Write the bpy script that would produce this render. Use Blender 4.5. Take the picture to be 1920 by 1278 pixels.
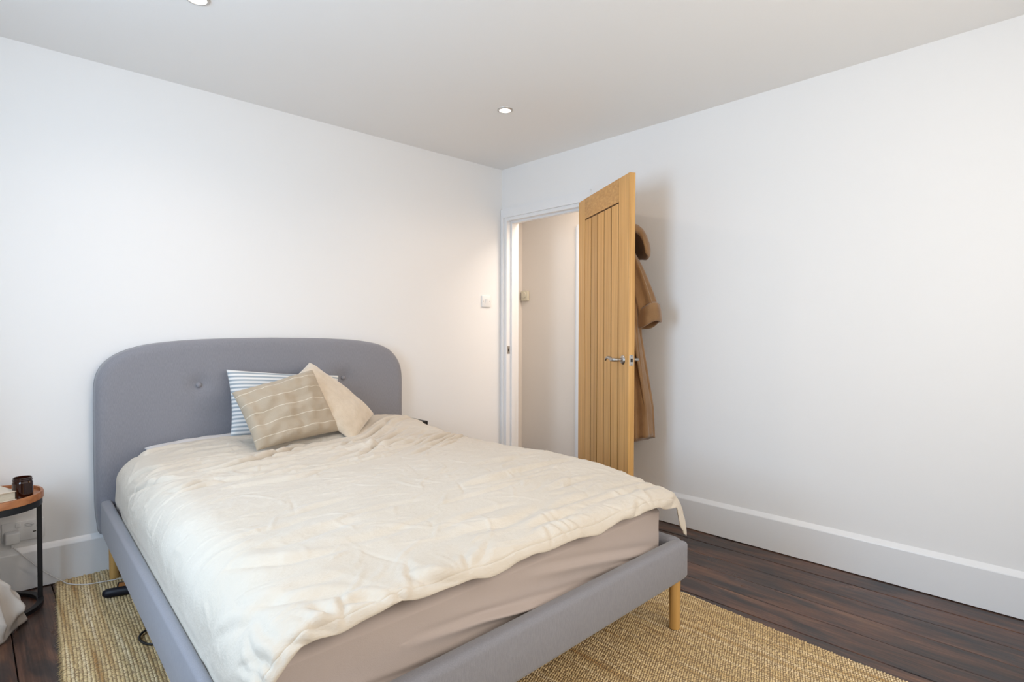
import bpy, bmesh, math, random
import numpy as np
from mathutils import Vector, Matrix
for o in list(bpy.data.objects): bpy.data.objects.remove(o, do_unlink=True)
scene = bpy.context.scene
COL = scene.collection
random.seed(7)

# ------------------------------------------------------------------ camera, world, daylight, exposure
cd = bpy.data.cameras.new('camera'); cam = bpy.data.objects.new('camera', cd); COL.objects.link(cam)
cd.sensor_width = 36.0; cd.lens = 1072.0*36.0/1920.0; cd.clip_start = .02; cd.clip_end = 60
YAW, PITCH, ROLL = .7628, -.0175, .0019
F = Vector((math.sin(YAW)*math.cos(PITCH), math.cos(YAW)*math.cos(PITCH), math.sin(PITCH)))
R = Vector((math.cos(YAW), -math.sin(YAW), 0)); U = R.cross(F)
R2 = R*math.cos(ROLL)+U*math.sin(ROLL); U2 = U*math.cos(ROLL)-R*math.sin(ROLL)
cam.matrix_world = Matrix(((R2.x, U2.x, -F.x, -3.0409), (R2.y, U2.y, -F.y, -3.2972), (R2.z, U2.z, -F.z, 1.1456), (0, 0, 0, 1)))
scene.camera = cam

world = bpy.data.worlds.new('World'); scene.world = world; world.use_nodes = True
bg = world.node_tree.nodes['Background']
bg.inputs['Color'].default_value = (.80, .90, 1, 1); bg.inputs['Strength'].default_value = 1.0

vs = scene.view_settings
vs.view_transform = 'Standard'; vs.look = 'None'; vs.gamma = 1; vs.use_curve_mapping = False
vs.exposure = 0.0

def area(name, loc, direction, sx, sy, power, color):
    l = bpy.data.lights.new(name, 'AREA'); l.shape = 'RECTANGLE'; l.size = sx; l.size_y = sy
    l.energy = power; l.color = color
    o = bpy.data.objects.new(name, l); COL.objects.link(o); o.location = loc
    o.rotation_euler = Vector(direction).to_track_quat('-Z', 'Y').to_euler()
    return o
# daylight through the two windows of the room (both out of frame)
WX = -3.78; RY = -3.75                                    # window wall, rear wall
area('daylight_left_window', (WX-.13, -1.72, 1.48), (1, 0, -.12), .80, 1.35, 47, (.55, .76, 1))
area('daylight_rear_window', (-1.75, RY-.13, 1.50), (0, 1, 0.0), 1.9, 1.4, 32, (1, .87, .71))

# ------------------------------------------------------------------ helpers
def link(o): COL.objects.link(o); return o
def tag(o, label=None, cat=None, group=None, kind=None):
    if label: o['label'] = label
    if cat: o['category'] = cat
    if group: o['group'] = group
    if kind: o['kind'] = kind
    return o
def empty(name, loc, label, cat, group=None, kind=None):
    o = bpy.data.objects.new(name, None); link(o); o.location = loc; o.empty_display_size = .1
    return tag(o, label, cat, group, kind)
def parent(o, p):
    o.parent = p
    if p: o.matrix_parent_inverse = world_of(p).inverted()
    return o
def world_of(o):
    m = Matrix.Translation(o.location)
    if o.parent: m = world_of(o.parent) @ o.matrix_parent_inverse @ m
    return m
def mk(name, verts, faces, m, p=None, smooth=False, uv=None, mods=()):
    v = np.asarray(verts, float)
    c = (v.min(0)+v.max(0))/2
    me = bpy.data.meshes.new(name); me.from_pydata((v-c).tolist(), [], [list(map(int, f)) for f in faces]); me.update()
    bm = bmesh.new(); bm.from_mesh(me); bmesh.ops.recalc_face_normals(bm, faces=bm.faces); bm.to_mesh(me); bm.free()
    if smooth: me.polygons.foreach_set('use_smooth', [True]*len(me.polygons))
    if m: me.materials.append(m)
    if uv is not None:
        lay = me.uv_layers.new(name='UVMap'); li = np.zeros(len(me.loops), int); me.loops.foreach_get('vertex_index', li)
        lay.data.foreach_set('uv', np.asarray(uv, float)[li].reshape(-1))
    o = link(bpy.data.objects.new(name, me)); o.location = c
    if p: parent(o, p)
    return o
def bm_obj(name, bm, m, p=None, smooth=False, angle=None):
    bm.verts.ensure_lookup_table(); bm.verts.index_update()
    v = [tuple(x.co) for x in bm.verts]; f = [[q.index for q in x.verts] for x in bm.faces]; bm.free()
    o = mk(name, v, f, m, p, smooth)
    if angle: shade(o, angle)
    return o
def shade(o, deg=40):
    me = o.data; me.polygons.foreach_set('use_smooth', [True]*len(me.polygons))
    bm = bmesh.new(); bm.from_mesh(me); a = math.radians(deg)
    for e in bm.edges:
        e.smooth = not (len(e.link_faces) == 2 and e.calc_face_angle(0) > a)
    bm.to_mesh(me); bm.free()
def bev(bm, w, seg=2):
    if w: bmesh.ops.bevel(bm, geom=[e for e in bm.edges], offset=w, segments=seg, profile=.5, affect='EDGES', clamp_overlap=True)
def hexa_bm(c8, bevel=0, seg=2):
    bm = bmesh.new(); v = [bm.verts.new(c) for c in c8]
    for f in ((0,1,2,3),(7,6,5,4),(0,4,5,1),(1,5,6,2),(2,6,7,3),(3,7,4,0)): bm.faces.new([v[i] for i in f])
    bmesh.ops.recalc_face_normals(bm, faces=bm.faces); bev(bm, bevel, seg); return bm
def hexa(name, c8, m, p=None, bevel=0, seg=2): return bm_obj(name, hexa_bm(c8, bevel, seg), m, p, angle=35 if bevel else None)
def box8(lo, hi):
    (a, b, c), (d, e, f) = lo, hi
    return [(a,b,c),(d,b,c),(d,e,c),(a,e,c),(a,b,f),(d,b,f),(d,e,f),(a,e,f)]
def box(name, lo, hi, m, p=None, bevel=0, seg=2): return hexa(name, box8(lo, hi), m, p, bevel, seg)
def boxes(name, lst, m, p=None):
    v = []; f = []
    for lo, hi in lst:
        n = len(v); v += box8(lo, hi)
        f += [[n+i for i in q] for q in ((3,2,1,0),(4,5,6,7),(0,1,5,4),(1,2,6,5),(2,3,7,6),(3,0,4,7))]
    return mk(name, v, f, m, p)
def grid_faces(a, b, ca=False, cb=False):
    f = []
    for i in range(a if ca else a-1):
        for j in range(b if cb else b-1):
            i2 = (i+1) % a; j2 = (j+1) % b; f.append((i*b+j, i2*b+j, i2*b+j2, i*b+j2))
    return f
def grid(name, P, m, p=None, ca=False, cb=False, caps=False, smooth=True, uv=None):
    a, b = P.shape[:2]; f = grid_faces(a, b, ca, cb)
    if caps: f += [list(range(b)), list(range((a-1)*b, a*b))]
    return mk(name, P.reshape(-1, 3), f, m, p, smooth, uv)
def lathe_pts(profile, c, n=32):
    th = np.arange(n)/n*2*math.pi; pr = np.array(profile, float)
    return np.stack([c[0]+pr[:, :1]*np.cos(th), c[1]+pr[:, :1]*np.sin(th), c[2]+pr[:, 1:]+0*th], -1)
def lathe(name, profile, c, m, p=None, n=32, angle=40, caps=True):
    o = grid(name, lathe_pts(profile, c, n), m, p, cb=True, caps=caps); shade(o, angle); return o
def smooth_path(pts, n):
    pts = np.array(pts, float); k = len(pts); out = []
    P = np.vstack([2*pts[0]-pts[1], pts, 2*pts[-1]-pts[-2]])
    for t in np.linspace(0, k-1-1e-6, n):
        i = int(t); f = t-i; a, b, c, d = P[i:i+4]
        out.append(.5*(2*b+(c-a)*f+(2*a-5*b+4*c-d)*f*f+(3*b-a-3*c+d)*f**3))
    return np.array(out)
def tube_pts(path, rad, n=10, up=(0, 0, 1), squash=1.0):
    path = np.array(path, float); k = len(path); rad = np.broadcast_to(rad, (k,))
    T = np.gradient(path, axis=0); T /= np.linalg.norm(T, axis=1)[:, None]
    up = np.array(up, float); rings = []
    for i in range(k):
        s = np.cross(T[i], up); s = s/np.linalg.norm(s) if np.linalg.norm(s) > 1e-4 else np.array([1., 0, 0])
        w = np.cross(s, T[i]); th = np.arange(n)/n*2*math.pi
        rings.append(path[i]+rad[i]*(np.cos(th)[:, None]*s+squash*np.sin(th)[:, None]*w))
    return np.array(rings)
def tube(name, path, rad, m, p=None, n=10, up=(0, 0, 1), squash=1.0):
    return grid(name, tube_pts(path, rad, n, up, squash), m, p, cb=True, caps=True)
def cyl(name, c, r, z0, z1, m, p=None, n=24, r1=None, ch=.002):
    r1 = r if r1 is None else r1
    return lathe(name, [(r1-ch, z0), (r1, z0+ch), (r, z1-ch), (r-ch, z1)], (c[0], c[1], 0), m, p, n)

# gradient noise on numpy arrays
_rs = np.random.RandomState(3); _perm = np.tile(_rs.permutation(256), 2); _ang = _rs.rand(256)*2*math.pi
def perlin(x, y, seed=0):
    x = np.asarray(x, float)+seed*17.31; y = np.asarray(y, float)+seed*9.77
    xi = np.floor(x).astype(int); yi = np.floor(y).astype(int); xf = x-xi; yf = y-yi
    u = xf**3*(xf*(xf*6-15)+10); v = yf**3*(yf*(yf*6-15)+10)
    def g(ix, iy, dx, dy):
        a = _ang[_perm[(_perm[ix & 255]+iy) & 255]]; return np.cos(a)*dx+np.sin(a)*dy
    n00 = g(xi, yi, xf, yf); n10 = g(xi+1, yi, xf-1, yf); n01 = g(xi, yi+1, xf, yf-1); n11 = g(xi+1, yi+1, xf-1, yf-1)
    return (n00*(1-u)+n10*u)*(1-v)+(n01*(1-u)+n11*u)*v
def fbm(x, y, seed=0, oct=3):
    return sum(perlin(x*2**k, y*2**k, seed+k)*.5**k for k in range(oct))
def ridged(x, y, seed=0, oct=3):
    return sum((1-np.abs(perlin(x*2**k, y*2**k, seed+k))*2.2)*.5**k for k in range(oct))
def sstep(a, b, x):
    t = np.clip((np.asarray(x, float)-a)/(b-a), 0, 1); return t*t*(3-2*t)
def gauss(x, y, cx, cy, sx, sy): return np.exp(-((x-cx)/sx)**2-((y-cy)/sy)**2)

# ------------------------------------------------------------------ materials
def mat(name, col, rough=.6, metal=0, var=0, vscale=(8, 8, 8), col2=None, bump=0, bscale=(200, 200, 200), bdist=.002,
        sheen=0, coat=0, trans=0, ior=1.45, emit=None, estr=0, detail=4, spec=.5, ramp=None):
    m = bpy.data.materials.new(name); m.use_nodes = True; nt = m.node_tree; b = nt.nodes['Principled BSDF']
    b.inputs['Base Color'].default_value = (*col, 1); b.inputs['Roughness'].default_value = rough
    b.inputs['Metallic'].default_value = metal; b.inputs['Specular IOR Level'].default_value = spec
    b.inputs['Sheen Weight'].default_value = sheen; b.inputs['Coat Weight'].default_value = coat
    b.inputs['Transmission Weight'].default_value = trans; b.inputs['IOR'].default_value = ior
    if emit: b.inputs['Emission Color'].default_value = (*emit, 1); b.inputs['Emission Strength'].default_value = estr
    tc = nt.nodes.new('ShaderNodeTexCoord')
    def noise(scale, det):
        mp = nt.nodes.new('ShaderNodeMapping'); mp.inputs['Scale'].default_value = scale
        nt.links.new(tc.outputs['Object'], mp.inputs['Vector'])
        n = nt.nodes.new('ShaderNodeTexNoise'); n.inputs['Scale'].default_value = 1; n.inputs['Detail'].default_value = det
        nt.links.new(mp.outputs['Vector'], n.inputs['Vector']); return n
    if col2 is not None:
        n = noise(vscale, detail); r = nt.nodes.new('ShaderNodeValToRGB')
        e = r.color_ramp.elements; e[0].position = .5-var; e[1].position = .5+var
        e[0].color = (*col, 1); e[1].color = (*col2, 1)
        nt.links.new(n.outputs['Fac'], r.inputs['Fac']); nt.links.new(r.outputs['Color'], b.inputs['Base Color'])
    if bump:
        n = noise(bscale, 3); bp = nt.nodes.new('ShaderNodeBump'); bp.inputs['Strength'].default_value = bump
        bp.inputs['Distance'].default_value = bdist
        nt.links.new(n.outputs['Fac'], bp.inputs['Height']); nt.links.new(bp.outputs['Normal'], b.inputs['Normal'])
    return m
def wood(name, c1, c2, axis, grain=60, rough=.45, along=2.0, c3=None, coat=0):
    """streaky timber: noise stretched along one axis, each object offset by its own random number"""
    m = bpy.data.materials.new(name); m.use_nodes = True; nt = m.node_tree; b = nt.nodes['Principled BSDF']
    tc = nt.nodes.new('ShaderNodeTexCoord'); oi = nt.nodes.new('ShaderNodeObjectInfo')
    ad = nt.nodes.new('ShaderNodeVectorMath'); ad.operation = 'ADD'
    cb = nt.nodes.new('ShaderNodeCombineXYZ'); ml = nt.nodes.new('ShaderNodeMath'); ml.operation = 'MULTIPLY'; ml.inputs[1].default_value = 37
    nt.links.new(oi.outputs['Random'], ml.inputs[0])
    for i in range(3): nt.links.new(ml.outputs[0], cb.inputs[i])
    nt.links.new(tc.outputs['Object'], ad.inputs[0]); nt.links.new(cb.outputs[0], ad.inputs[1])
    def noise(sa, sc, det):
        mp = nt.nodes.new('ShaderNodeMapping'); s = [sc]*3; s[axis] = sa; mp.inputs['Scale'].default_value = s
        nt.links.new(ad.outputs[0], mp.inputs['Vector'])
        n = nt.nodes.new('ShaderNodeTexNoise'); n.inputs['Scale'].default_value = 1; n.inputs['Detail'].default_value = det
        n.inputs['Distortion'].default_value = .4; nt.links.new(mp.outputs['Vector'], n.inputs['Vector']); return n
    n1 = noise(along, grain, 5); r = nt.nodes.new('ShaderNodeValToRGB'); e = r.color_ramp.elements
    e[0].position = .34; e[1].position = .68; e[0].color = (*c1, 1); e[1].color = (*c2, 1)
    nt.links.new(n1.outputs['Fac'], r.inputs['Fac']); out = r.outputs['Color']
    if c3:
        n2 = noise(along*1.3, grain*.16, 4); r2 = nt.nodes.new('ShaderNodeValToRGB'); q = r2.color_ramp.elements
        q[0].position = .50; q[1].position = .68; q[0].color = (0, 0, 0, 1); q[1].color = (.8, .8, .8, 1)
        mx = nt.nodes.new('ShaderNodeMix'); mx.data_type = 'RGBA'; mx.inputs['B'].default_value = (*c3, 1)
        nt.links.new(n2.outputs['Fac'], r2.inputs['Fac']); nt.links.new(r2.outputs['Color'], mx.inputs['Factor'])
        nt.links.new(out, mx.inputs['A']); out = mx.outputs['Result']
    hs = nt.nodes.new('ShaderNodeHueSaturation'); mr = nt.nodes.new('ShaderNodeMapRange')
    mr.inputs['To Min'].default_value = .90; mr.inputs['To Max'].default_value = 1.10
    nt.links.new(oi.outputs['Random'], mr.inputs['Value']); nt.links.new(mr.outputs['Result'], hs.inputs['Value'])
    nt.links.new(out, hs.inputs['Color']); nt.links.new(hs.outputs['Color'], b.inputs['Base Color'])
    b.inputs['Roughness'].default_value = rough; b.inputs['Coat Weight'].default_value = coat
    bp = nt.nodes.new('ShaderNodeBump'); bp.inputs['Strength'].default_value = .25; bp.inputs['Distance'].default_value = .001
    nt.links.new(n1.outputs['Fac'], bp.inputs['Height']); nt.links.new(bp.outputs['Normal'], b.inputs['Normal'])
    return m
def stripes(name, base, line, count, width, offset=0., soft=.02, axis=1, weave=.3, wob=.004):
    """fabric with woven stripes laid out in the cushion's own UV map"""
    m = bpy.data.materials.new(name); m.use_nodes = True; nt = m.node_tree; b = nt.nodes['Principled BSDF']; L = nt.links.new
    uv = nt.nodes.new('ShaderNodeUVMap'); sp = nt.nodes.new('ShaderNodeSeparateXYZ'); L(uv.outputs[0], sp.inputs[0])
    n = nt.nodes.new('ShaderNodeTexNoise'); n.inputs['Scale'].default_value = 7; L(uv.outputs[0], n.inputs['Vector'])
    a = nt.nodes.new('ShaderNodeMath'); a.operation = 'MULTIPLY_ADD'; a.inputs[1].default_value = wob; L(n.outputs['Fac'], a.inputs[0]); L(sp.outputs[axis], a.inputs[2])
    k = nt.nodes.new('ShaderNodeMath'); k.operation = 'MULTIPLY_ADD'; k.inputs[1].default_value = count; k.inputs[2].default_value = offset; L(a.outputs[0], k.inputs[0])
    f = nt.nodes.new('ShaderNodeMath'); f.operation = 'PINGPONG'; f.inputs[1].default_value = .5; L(k.outputs[0], f.inputs[0])
    r = nt.nodes.new('ShaderNodeMapRange'); r.inputs['From Min'].default_value = width/2-soft; r.inputs['From Max'].default_value = width/2+soft
    r.inputs['To Min'].default_value = 1; r.inputs['To Max'].default_value = 0; L(f.outputs[0], r.inputs['Value'])
    mx = nt.nodes.new('ShaderNodeMix'); mx.data_type = 'RGBA'; mx.inputs['A'].default_value = (*base, 1); mx.inputs['B'].default_value = (*line, 1)
    L(r.outputs['Result'], mx.inputs['Factor']); L(mx.outputs['Result'], b.inputs['Base Color'])
    b.inputs['Roughness'].default_value = .85; b.inputs['Sheen Weight'].default_value = .15
    tc = nt.nodes.new('ShaderNodeTexCoord'); w = nt.nodes.new('ShaderNodeTexNoise'); w.inputs['Scale'].default_value = 260
    L(tc.outputs['Object'], w.inputs['Vector']); bp = nt.nodes.new('ShaderNodeBump'); bp.inputs['Strength'].default_value = weave; bp.inputs['Distance'].default_value = .0015
    L(w.outputs['Fac'], bp.inputs['Height']); L(bp.outputs['Normal'], b.inputs['Normal'])
    return m
def stain(name):
    """worn dark stain: long streaks of brown, red-brown and slate over fine grain"""
    m = bpy.data.materials.new(name); m.use_nodes = True; nt = m.node_tree; b = nt.nodes['Principled BSDF']; L = nt.links.new
    tc = nt.nodes.new('ShaderNodeTexCoord'); oi = nt.nodes.new('ShaderNodeObjectInfo'); cb = nt.nodes.new('ShaderNodeCombineXYZ')
    ml = nt.nodes.new('ShaderNodeMath'); ml.operation = 'MULTIPLY'; ml.inputs[1].default_value = 53; L(oi.outputs['Random'], ml.inputs[0])
    for i in range(3): L(ml.outputs[0], cb.inputs[i])
    ad = nt.nodes.new('ShaderNodeVectorMath'); ad.operation = 'ADD'; L(tc.outputs['Object'], ad.inputs[0]); L(cb.outputs[0], ad.inputs[1])
    def noise(s, det, dis=0):
        mp = nt.nodes.new('ShaderNodeMapping'); mp.inputs['Scale'].default_value = s; L(ad.outputs[0], mp.inputs['Vector'])
        n = nt.nodes.new('ShaderNodeTexNoise'); n.inputs['Scale'].default_value = 1; n.inputs['Detail'].default_value = det; n.inputs['Distortion'].default_value = dis
        n.inputs['Roughness'].default_value = .62; L(mp.outputs['Vector'], n.inputs['Vector']); return n
    def ramp(n, stops):
        r = nt.nodes.new('ShaderNodeValToRGB'); e = r.color_ramp.elements
        for k, (p, c) in enumerate(stops):
            q = e[k] if k < 2 else e.new(p)
            q.position = p; q.color = (*c, 1)
        L(n.outputs['Fac'], r.inputs['Fac']); return r
    a = ramp(noise((14, 2.6, 14), 6, .6), [(.33, (.017, .015, .017)), (.72, (.185, .088, .046)), (.45, (.044, .025, .020)), (.57, (.105, .046, .028))])
    g = ramp(noise((150, 3.5, 150), 3), [(.35, (.55, .55, .55)), (.65, (1.2, 1.2, 1.2))])
    mx = nt.nodes.new('ShaderNodeMix'); mx.data_type = 'RGBA'; mx.blend_type = 'MULTIPLY'; mx.inputs['Factor'].default_value = 1
    L(a.outputs['Color'], mx.inputs['A']); L(g.outputs['Color'], mx.inputs['B']); L(mx.outputs['Result'], b.inputs['Base Color'])
    rr = nt.nodes.new('ShaderNodeMapRange'); rr.inputs['To Min'].default_value = .16; rr.inputs['To Max'].default_value = .48
    L(noise((9, 3, 9), 5).outputs['Fac'], rr.inputs['Value']); L(rr.outputs['Result'], b.inputs['Roughness'])
    b.inputs['Specular IOR Level'].default_value = .48
    bp = nt.nodes.new('ShaderNodeBump'); bp.inputs['Strength'].default_value = .3; bp.inputs['Distance'].default_value = .0012
    L(noise((60, 4, 60), 4).outputs['Fac'], bp.inputs['Height']); L(bp.outputs['Normal'], b.inputs['Normal'])
    return m
M = {}
M['wall'] = mat('wall_paint', (.86, .85, .84), .75, bump=.06, bscale=(60, 60, 60), spec=.3)
M['ceiling'] = mat('ceiling_paint', (.88, .87, .855), .85, bump=.05, bscale=(60, 60, 60), spec=.2)
M['hall'] = mat('hall_paint', (.82, .745, .665), .8, bump=.05, bscale=(60, 60, 60), spec=.2)
M['gloss'] = mat('white_gloss_paint', (.84, .84, .845), .32, bump=.03, bscale=(30, 30, 30))
M['board'] = stain('dark_stained_board')
M['gap'] = mat('floor_gap', (.006, .005, .005), .9)
M['oak'] = wood('oak', (.50, .255, .070), (.66, .37, .125), 2, grain=70, rough=.42, along=1.6)
M['oak_x'] = wood('oak_rail', (.50, .255, .070), (.64, .355, .12), 1, grain=70, rough=.42, along=1.6)
M['groove'] = mat('oak_groove', (.085, .038, .010), .8)
M['steel'] = mat('brushed_steel', (.40, .385, .37), .36, metal=1)
M['dark'] = mat('lock_recess', (.02, .015, .012), .7)
M['fabric'] = mat('grey_upholstery', (.232, .230, .258), .9, var=.16, col2=(.276, .273, .298), vscale=(520, 520, 60), bump=.3, bscale=(900, 900, 400), bdist=.001, sheen=.25)
M['leg'] = wood('birch_leg', (.52, .29, .085), (.64, .38, .13), 2, grain=60, rough=.4)
M['sheet'] = mat('pinkish_beige_sheet', (.475, .40, .365), .9, bump=.2, bscale=(600, 600, 600), sheen=.1)
M['duvet'] = mat('cream_linen', (.600, .530, .440), .9, var=.25, col2=(.640, .575, .49), vscale=(5, 5, 5), bump=.35, bscale=(90, 170, 170), bdist=.004, sheen=.12)
def crumple_bump(m, scale, dist):
    """adds fine creases: ridged noise, two sizes, on top of the existing bump"""
    nt = m.node_tree; b = nt.nodes['Principled BSDF']; L = nt.links.new; tc = nt.nodes.new('ShaderNodeTexCoord')
    prev = b.inputs['Normal'].links[0].from_socket if b.inputs['Normal'].links else None
    for sc, dd in ((scale, dist), ([s*2.6 for s in scale], dist*.35)):
        w = nt.nodes.new('ShaderNodeTexNoise'); w.inputs['Scale'].default_value = 5; w.inputs['Detail'].default_value = 2; L(tc.outputs['Object'], w.inputs['Vector'])
        ma = nt.nodes.new('ShaderNodeVectorMath'); ma.operation = 'MULTIPLY_ADD'; ma.inputs[1].default_value = (.12, .12, .12); L(w.outputs['Color'], ma.inputs[0]); L(tc.outputs['Object'], ma.inputs[2])
        mp = nt.nodes.new('ShaderNodeMapping'); mp.inputs['Scale'].default_value = sc; mp.inputs['Rotation'].default_value = (0, 0, .15); L(ma.outputs[0], mp.inputs['Vector'])
        n = nt.nodes.new('ShaderNodeTexNoise'); n.noise_type = 'RIDGED_MULTIFRACTAL'; n.inputs['Scale'].default_value = 1; n.inputs['Detail'].default_value = 2; L(mp.outputs['Vector'], n.inputs['Vector'])
        bp = nt.nodes.new('ShaderNodeBump'); bp.inputs['Strength'].default_value = .55; bp.inputs['Distance'].default_value = dd
        L(n.outputs['Fac'], bp.inputs['Height'])
        if prev: L(prev, bp.inputs['Normal'])
        prev = bp.outputs['Normal']
    L(prev, b.inputs['Normal'])
crumple_bump(M['duvet'], (5.5, 11, 9), .0032)
M['pillow'] = mat('pale_grey_cotton', (.70, .665, .65), .9, bump=.2, bscale=(300, 300, 300))
M['fleece'] = mat('cream_fleece', (.69, .585, .455), .95, var=.2, col2=(.62, .515, .39), vscale=(30, 30, 30), bump=.6, bscale=(260, 260, 260), bdist=.003, sheen=.6)
M['ticking'] = stripes('blue_striped_cotton', (.78, .775, .76), (.33, .385, .43), 18, .46, .2, soft=.10)
M['linen'] = stripes('greige_linen', (.43, .355, .265), (.66, .60, .49), 5.5, .045, .04, soft=.02, weave=.6, wob=.05)
M['black'] = mat('black_metal', (.012, .012, .014), .45)
M['acacia'] = wood('orange_brown_wood', (.30, .105, .036), (.44, .175, .065), 0, grain=45, rough=.4)
M['amber'] = mat('amber_glass', (.045, .010, .004), .06, trans=.6, ior=1.5, coat=.5)
M['wax'] = mat('candle_wax', (.42, .25, .13), .5)
M['paper'] = mat('page_edges', (.62, .57, .45), .9, var=.1, col2=(.52, .47, .36), vscale=(3, 3, 500), bump=.3, bscale=(3, 3, 700))
M['cover'] = mat('book_cover', (.70, .60, .48), .5)
M['plastic'] = mat('white_plastic', (.80, .80, .80), .35)
M['cream_plastic'] = mat('cream_plastic', (.70, .64, .50), .45)
M['drape'] = mat('beige_drape', (.50, .44, .385), .9, bump=.25, bscale=(500, 500, 500), sheen=.1)
M['navy'] = mat('navy_rubber', (.007, .008, .016), .5)
M['orange'] = mat('orange_card', (.52, .20, .055), .55)
M['cable'] = mat('black_cable', (.015, .015, .015), .5)
M['white_cable'] = mat('white_cable', (.72, .70, .68), .45)
M['robe'] = mat('tan_velour', (.225, .115, .044), .95, var=.22, col2=(.335, .185, .080), vscale=(16, 16, 9), bump=.6, bscale=(300, 300, 300), bdist=.003, sheen=.35)
M['lamp'] = mat('lit_lens', (1, 1, 1), .5, emit=(1, .90, .76), estr=14)
M['chrome'] = mat('satin_nickel_trim', (.55, .53, .51), .35, metal=.8)
M['print'] = mat('grey_print', (.25, .25, .26), .7)

# ------------------------------------------------------------------ setting
H = 2.40; TW = .12
OY0, OY1, OZ = -.030, -.812, 2.022                          # door opening in the right-hand wall
def struct(o, label=None, cat=None): return tag(o, label, cat, kind='structure')
struct(boxes('wall_left', [((WX-TW, 0, 0), (0, TW, H))], M['wall']), 'white painted wall behind the headboard', 'wall')
struct(boxes('wall_right', [((0, OY0, 0), (TW, TW, H)), ((0, OY1, OZ), (TW, OY0, H)), ((0, RY, 0), (TW, OY1, H))], M['wall']),
       'white painted wall with the open doorway', 'wall')
WY0, WY1, WZ0, WZ1 = -2.17, -1.27, .78, 2.18
struct(boxes('wall_window', [((WX-TW, RY, 0), (WX, WY0, H)), ((WX-TW, WY1, 0), (WX, 0, H)), ((WX-TW, WY0, 0), (WX, WY1, WZ0)), ((WX-TW, WY0, WZ1), (WX, WY1, H))], M['wall']),
       'white wall holding the left window', 'wall')
RX0, RX1, RZ0, RZ1 = -2.8, -.7, .7, 2.2
struct(boxes('wall_rear', [((WX-TW, RY-TW, 0), (RX0, RY, H)), ((RX1, RY-TW, 0), (TW, RY, H)), ((RX0, RY-TW, 0), (RX1, RY, RZ0)), ((RX0, RY-TW, RZ1), (RX1, RY, H))], M['wall']),
       'white wall behind the camera with a wide window', 'wall')
struct(boxes('ceiling', [((WX-TW, RY-TW, H), (1.1, .85, H+.1))], M['ceiling']), 'smooth pale ceiling with recessed downlights', 'ceiling')
def window(name, axis, c0, c1, z0, z1, at, label):
    L = []
    def add(a0, a1, b0, b1):
        L.append(((at-.04, a0, b0), (at+.0, a1, b1)) if axis == 'y' else ((a0, at-.04, b0), (a1, at+.0, b1)))
    add(c0, c0+.05, z0, z1); add(c1-.05, c1, z0, z1); add(c0+.05, c1-.05, z0, z0+.05); add(c0+.05, c1-.05, z1-.05, z1)
    mid = (c0+c1)/2; add(mid-.02, mid+.02, z0+.05, z1-.05)
    return struct(boxes(name, L, M['gloss']), label, 'window')
window('window_1', 'y', WY0, WY1, WZ0, WZ1, WX-.05, 'white window frame in the left side wall')
window('window_2', 'x', RX0, RX1, RZ0, RZ1, RY-.05, 'wide white window frame in the rear wall')

# floor: every board is a part
fl = struct(boxes('floor', [((WX-TW, RY-TW, -.08), (1.1, .85, -.022))], M['gap']), 'dark stained wooden floorboards', 'floor')
seams = [1.1, .9, .75, .60, .45, .30, .15, .001, -.151, -.306, -.452, -.607, -.757]
seams += [-.757-(2.928-.757)*k/14 for k in range(1, 15)] + [-2.928-.152*k for k in range(1, 7)]+[-3.92]
for i in range(len(seams)-1):
    xb, xa = seams[i], seams[i+1]
    y1 = .80
    cuts = [RY-.1]
    cuts += [sorted([-1.1-random.random()*2.6])[0]] if (i % 2 and not 7 <= i <= 11) else []
    cuts += [y1]
    for k in range(len(cuts)-1):
        dz = random.uniform(-.0012, .0004)
        lo = (xa+.0016, cuts[k]+.001, -.022); hi = (xb-.0016, cuts[k+1]-.001, dz)
        c8 = box8(lo, hi)
        bmq = hexa_bm(c8); top = [e for e in bmq.edges if all(abs(v.co.z-dz) < 1e-5 for v in e.verts)]
        bmesh.ops.bevel(bmq, geom=top, offset=.0016, segments=1, profile=.5, affect='EDGES')
        bm_obj('floor_board', bmq, M['board'], fl)

# skirting boards: square face with a sloped top
def skirting(name, a, b, inward, label, ends=True):
    a = np.array(a, float); b = np.array(b, float); n = np.array(inward, float)
    prof = [(0, .004), (.018, .004), (.018, .166), (.0165, .170), (.008, .181), (.0, .190)]
    P = np.array([[(*(q+n*d), z) for d, z in prof] for q in (a, b)])
    o = grid(name, P, M['gloss'], cb=True, caps=True, smooth=False)
    return struct(o, label, 'skirting board')
skirting('baseboard_left', (WX, 0), (-.0185, 0), (0, -1), 'tall white skirting board behind the bed')
skirting('baseboard_right', (0, -.885), (0, RY), (-1, 0), 'tall white skirting board along the right wall')
skirting('baseboard_rear', (WX, RY), (0, RY), (0, 1), 'tall white skirting board under the rear window')
skirting('baseboard_window', (WX, RY), (WX, -.0185), (1, 0), 'tall white skirting board under the left window')

# hall beyond the doorway
HX, HY = .87, .655
struct(boxes('wall_hall', [((HX, -2.6, 0), (HX+.1, HY, H))], M['hall']), 'pale beige hall wall seen through the doorway', 'wall')
struct(boxes('wall_hall_end', [((TW, HY, 0), (HX+.1, HY+.1, H))], M['hall']), 'narrow strip of hall end wall beside the door frame', 'wall')
struct(boxes('wall_hall_near', [((TW, -2.7, 0), (HX+.1, -2.6, H))], M['hall']), 'hall wall out of sight behind the bedroom wall', 'wall')
t3 = struct(boxes('trim_2', [((HX-.02, -.115, 0), (HX, -.045, 2.08)), ((HX-.012, -.045, 0), (HX, -.028, 2.06))], M['gloss']), 'white door casing on the far hall wall', 'door casing')
area('hall_ceiling_lamp', (.50, -1.15, 2.385), (0, 0, -1), .5, 1.2, 27, (1, .88, .77))

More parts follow.
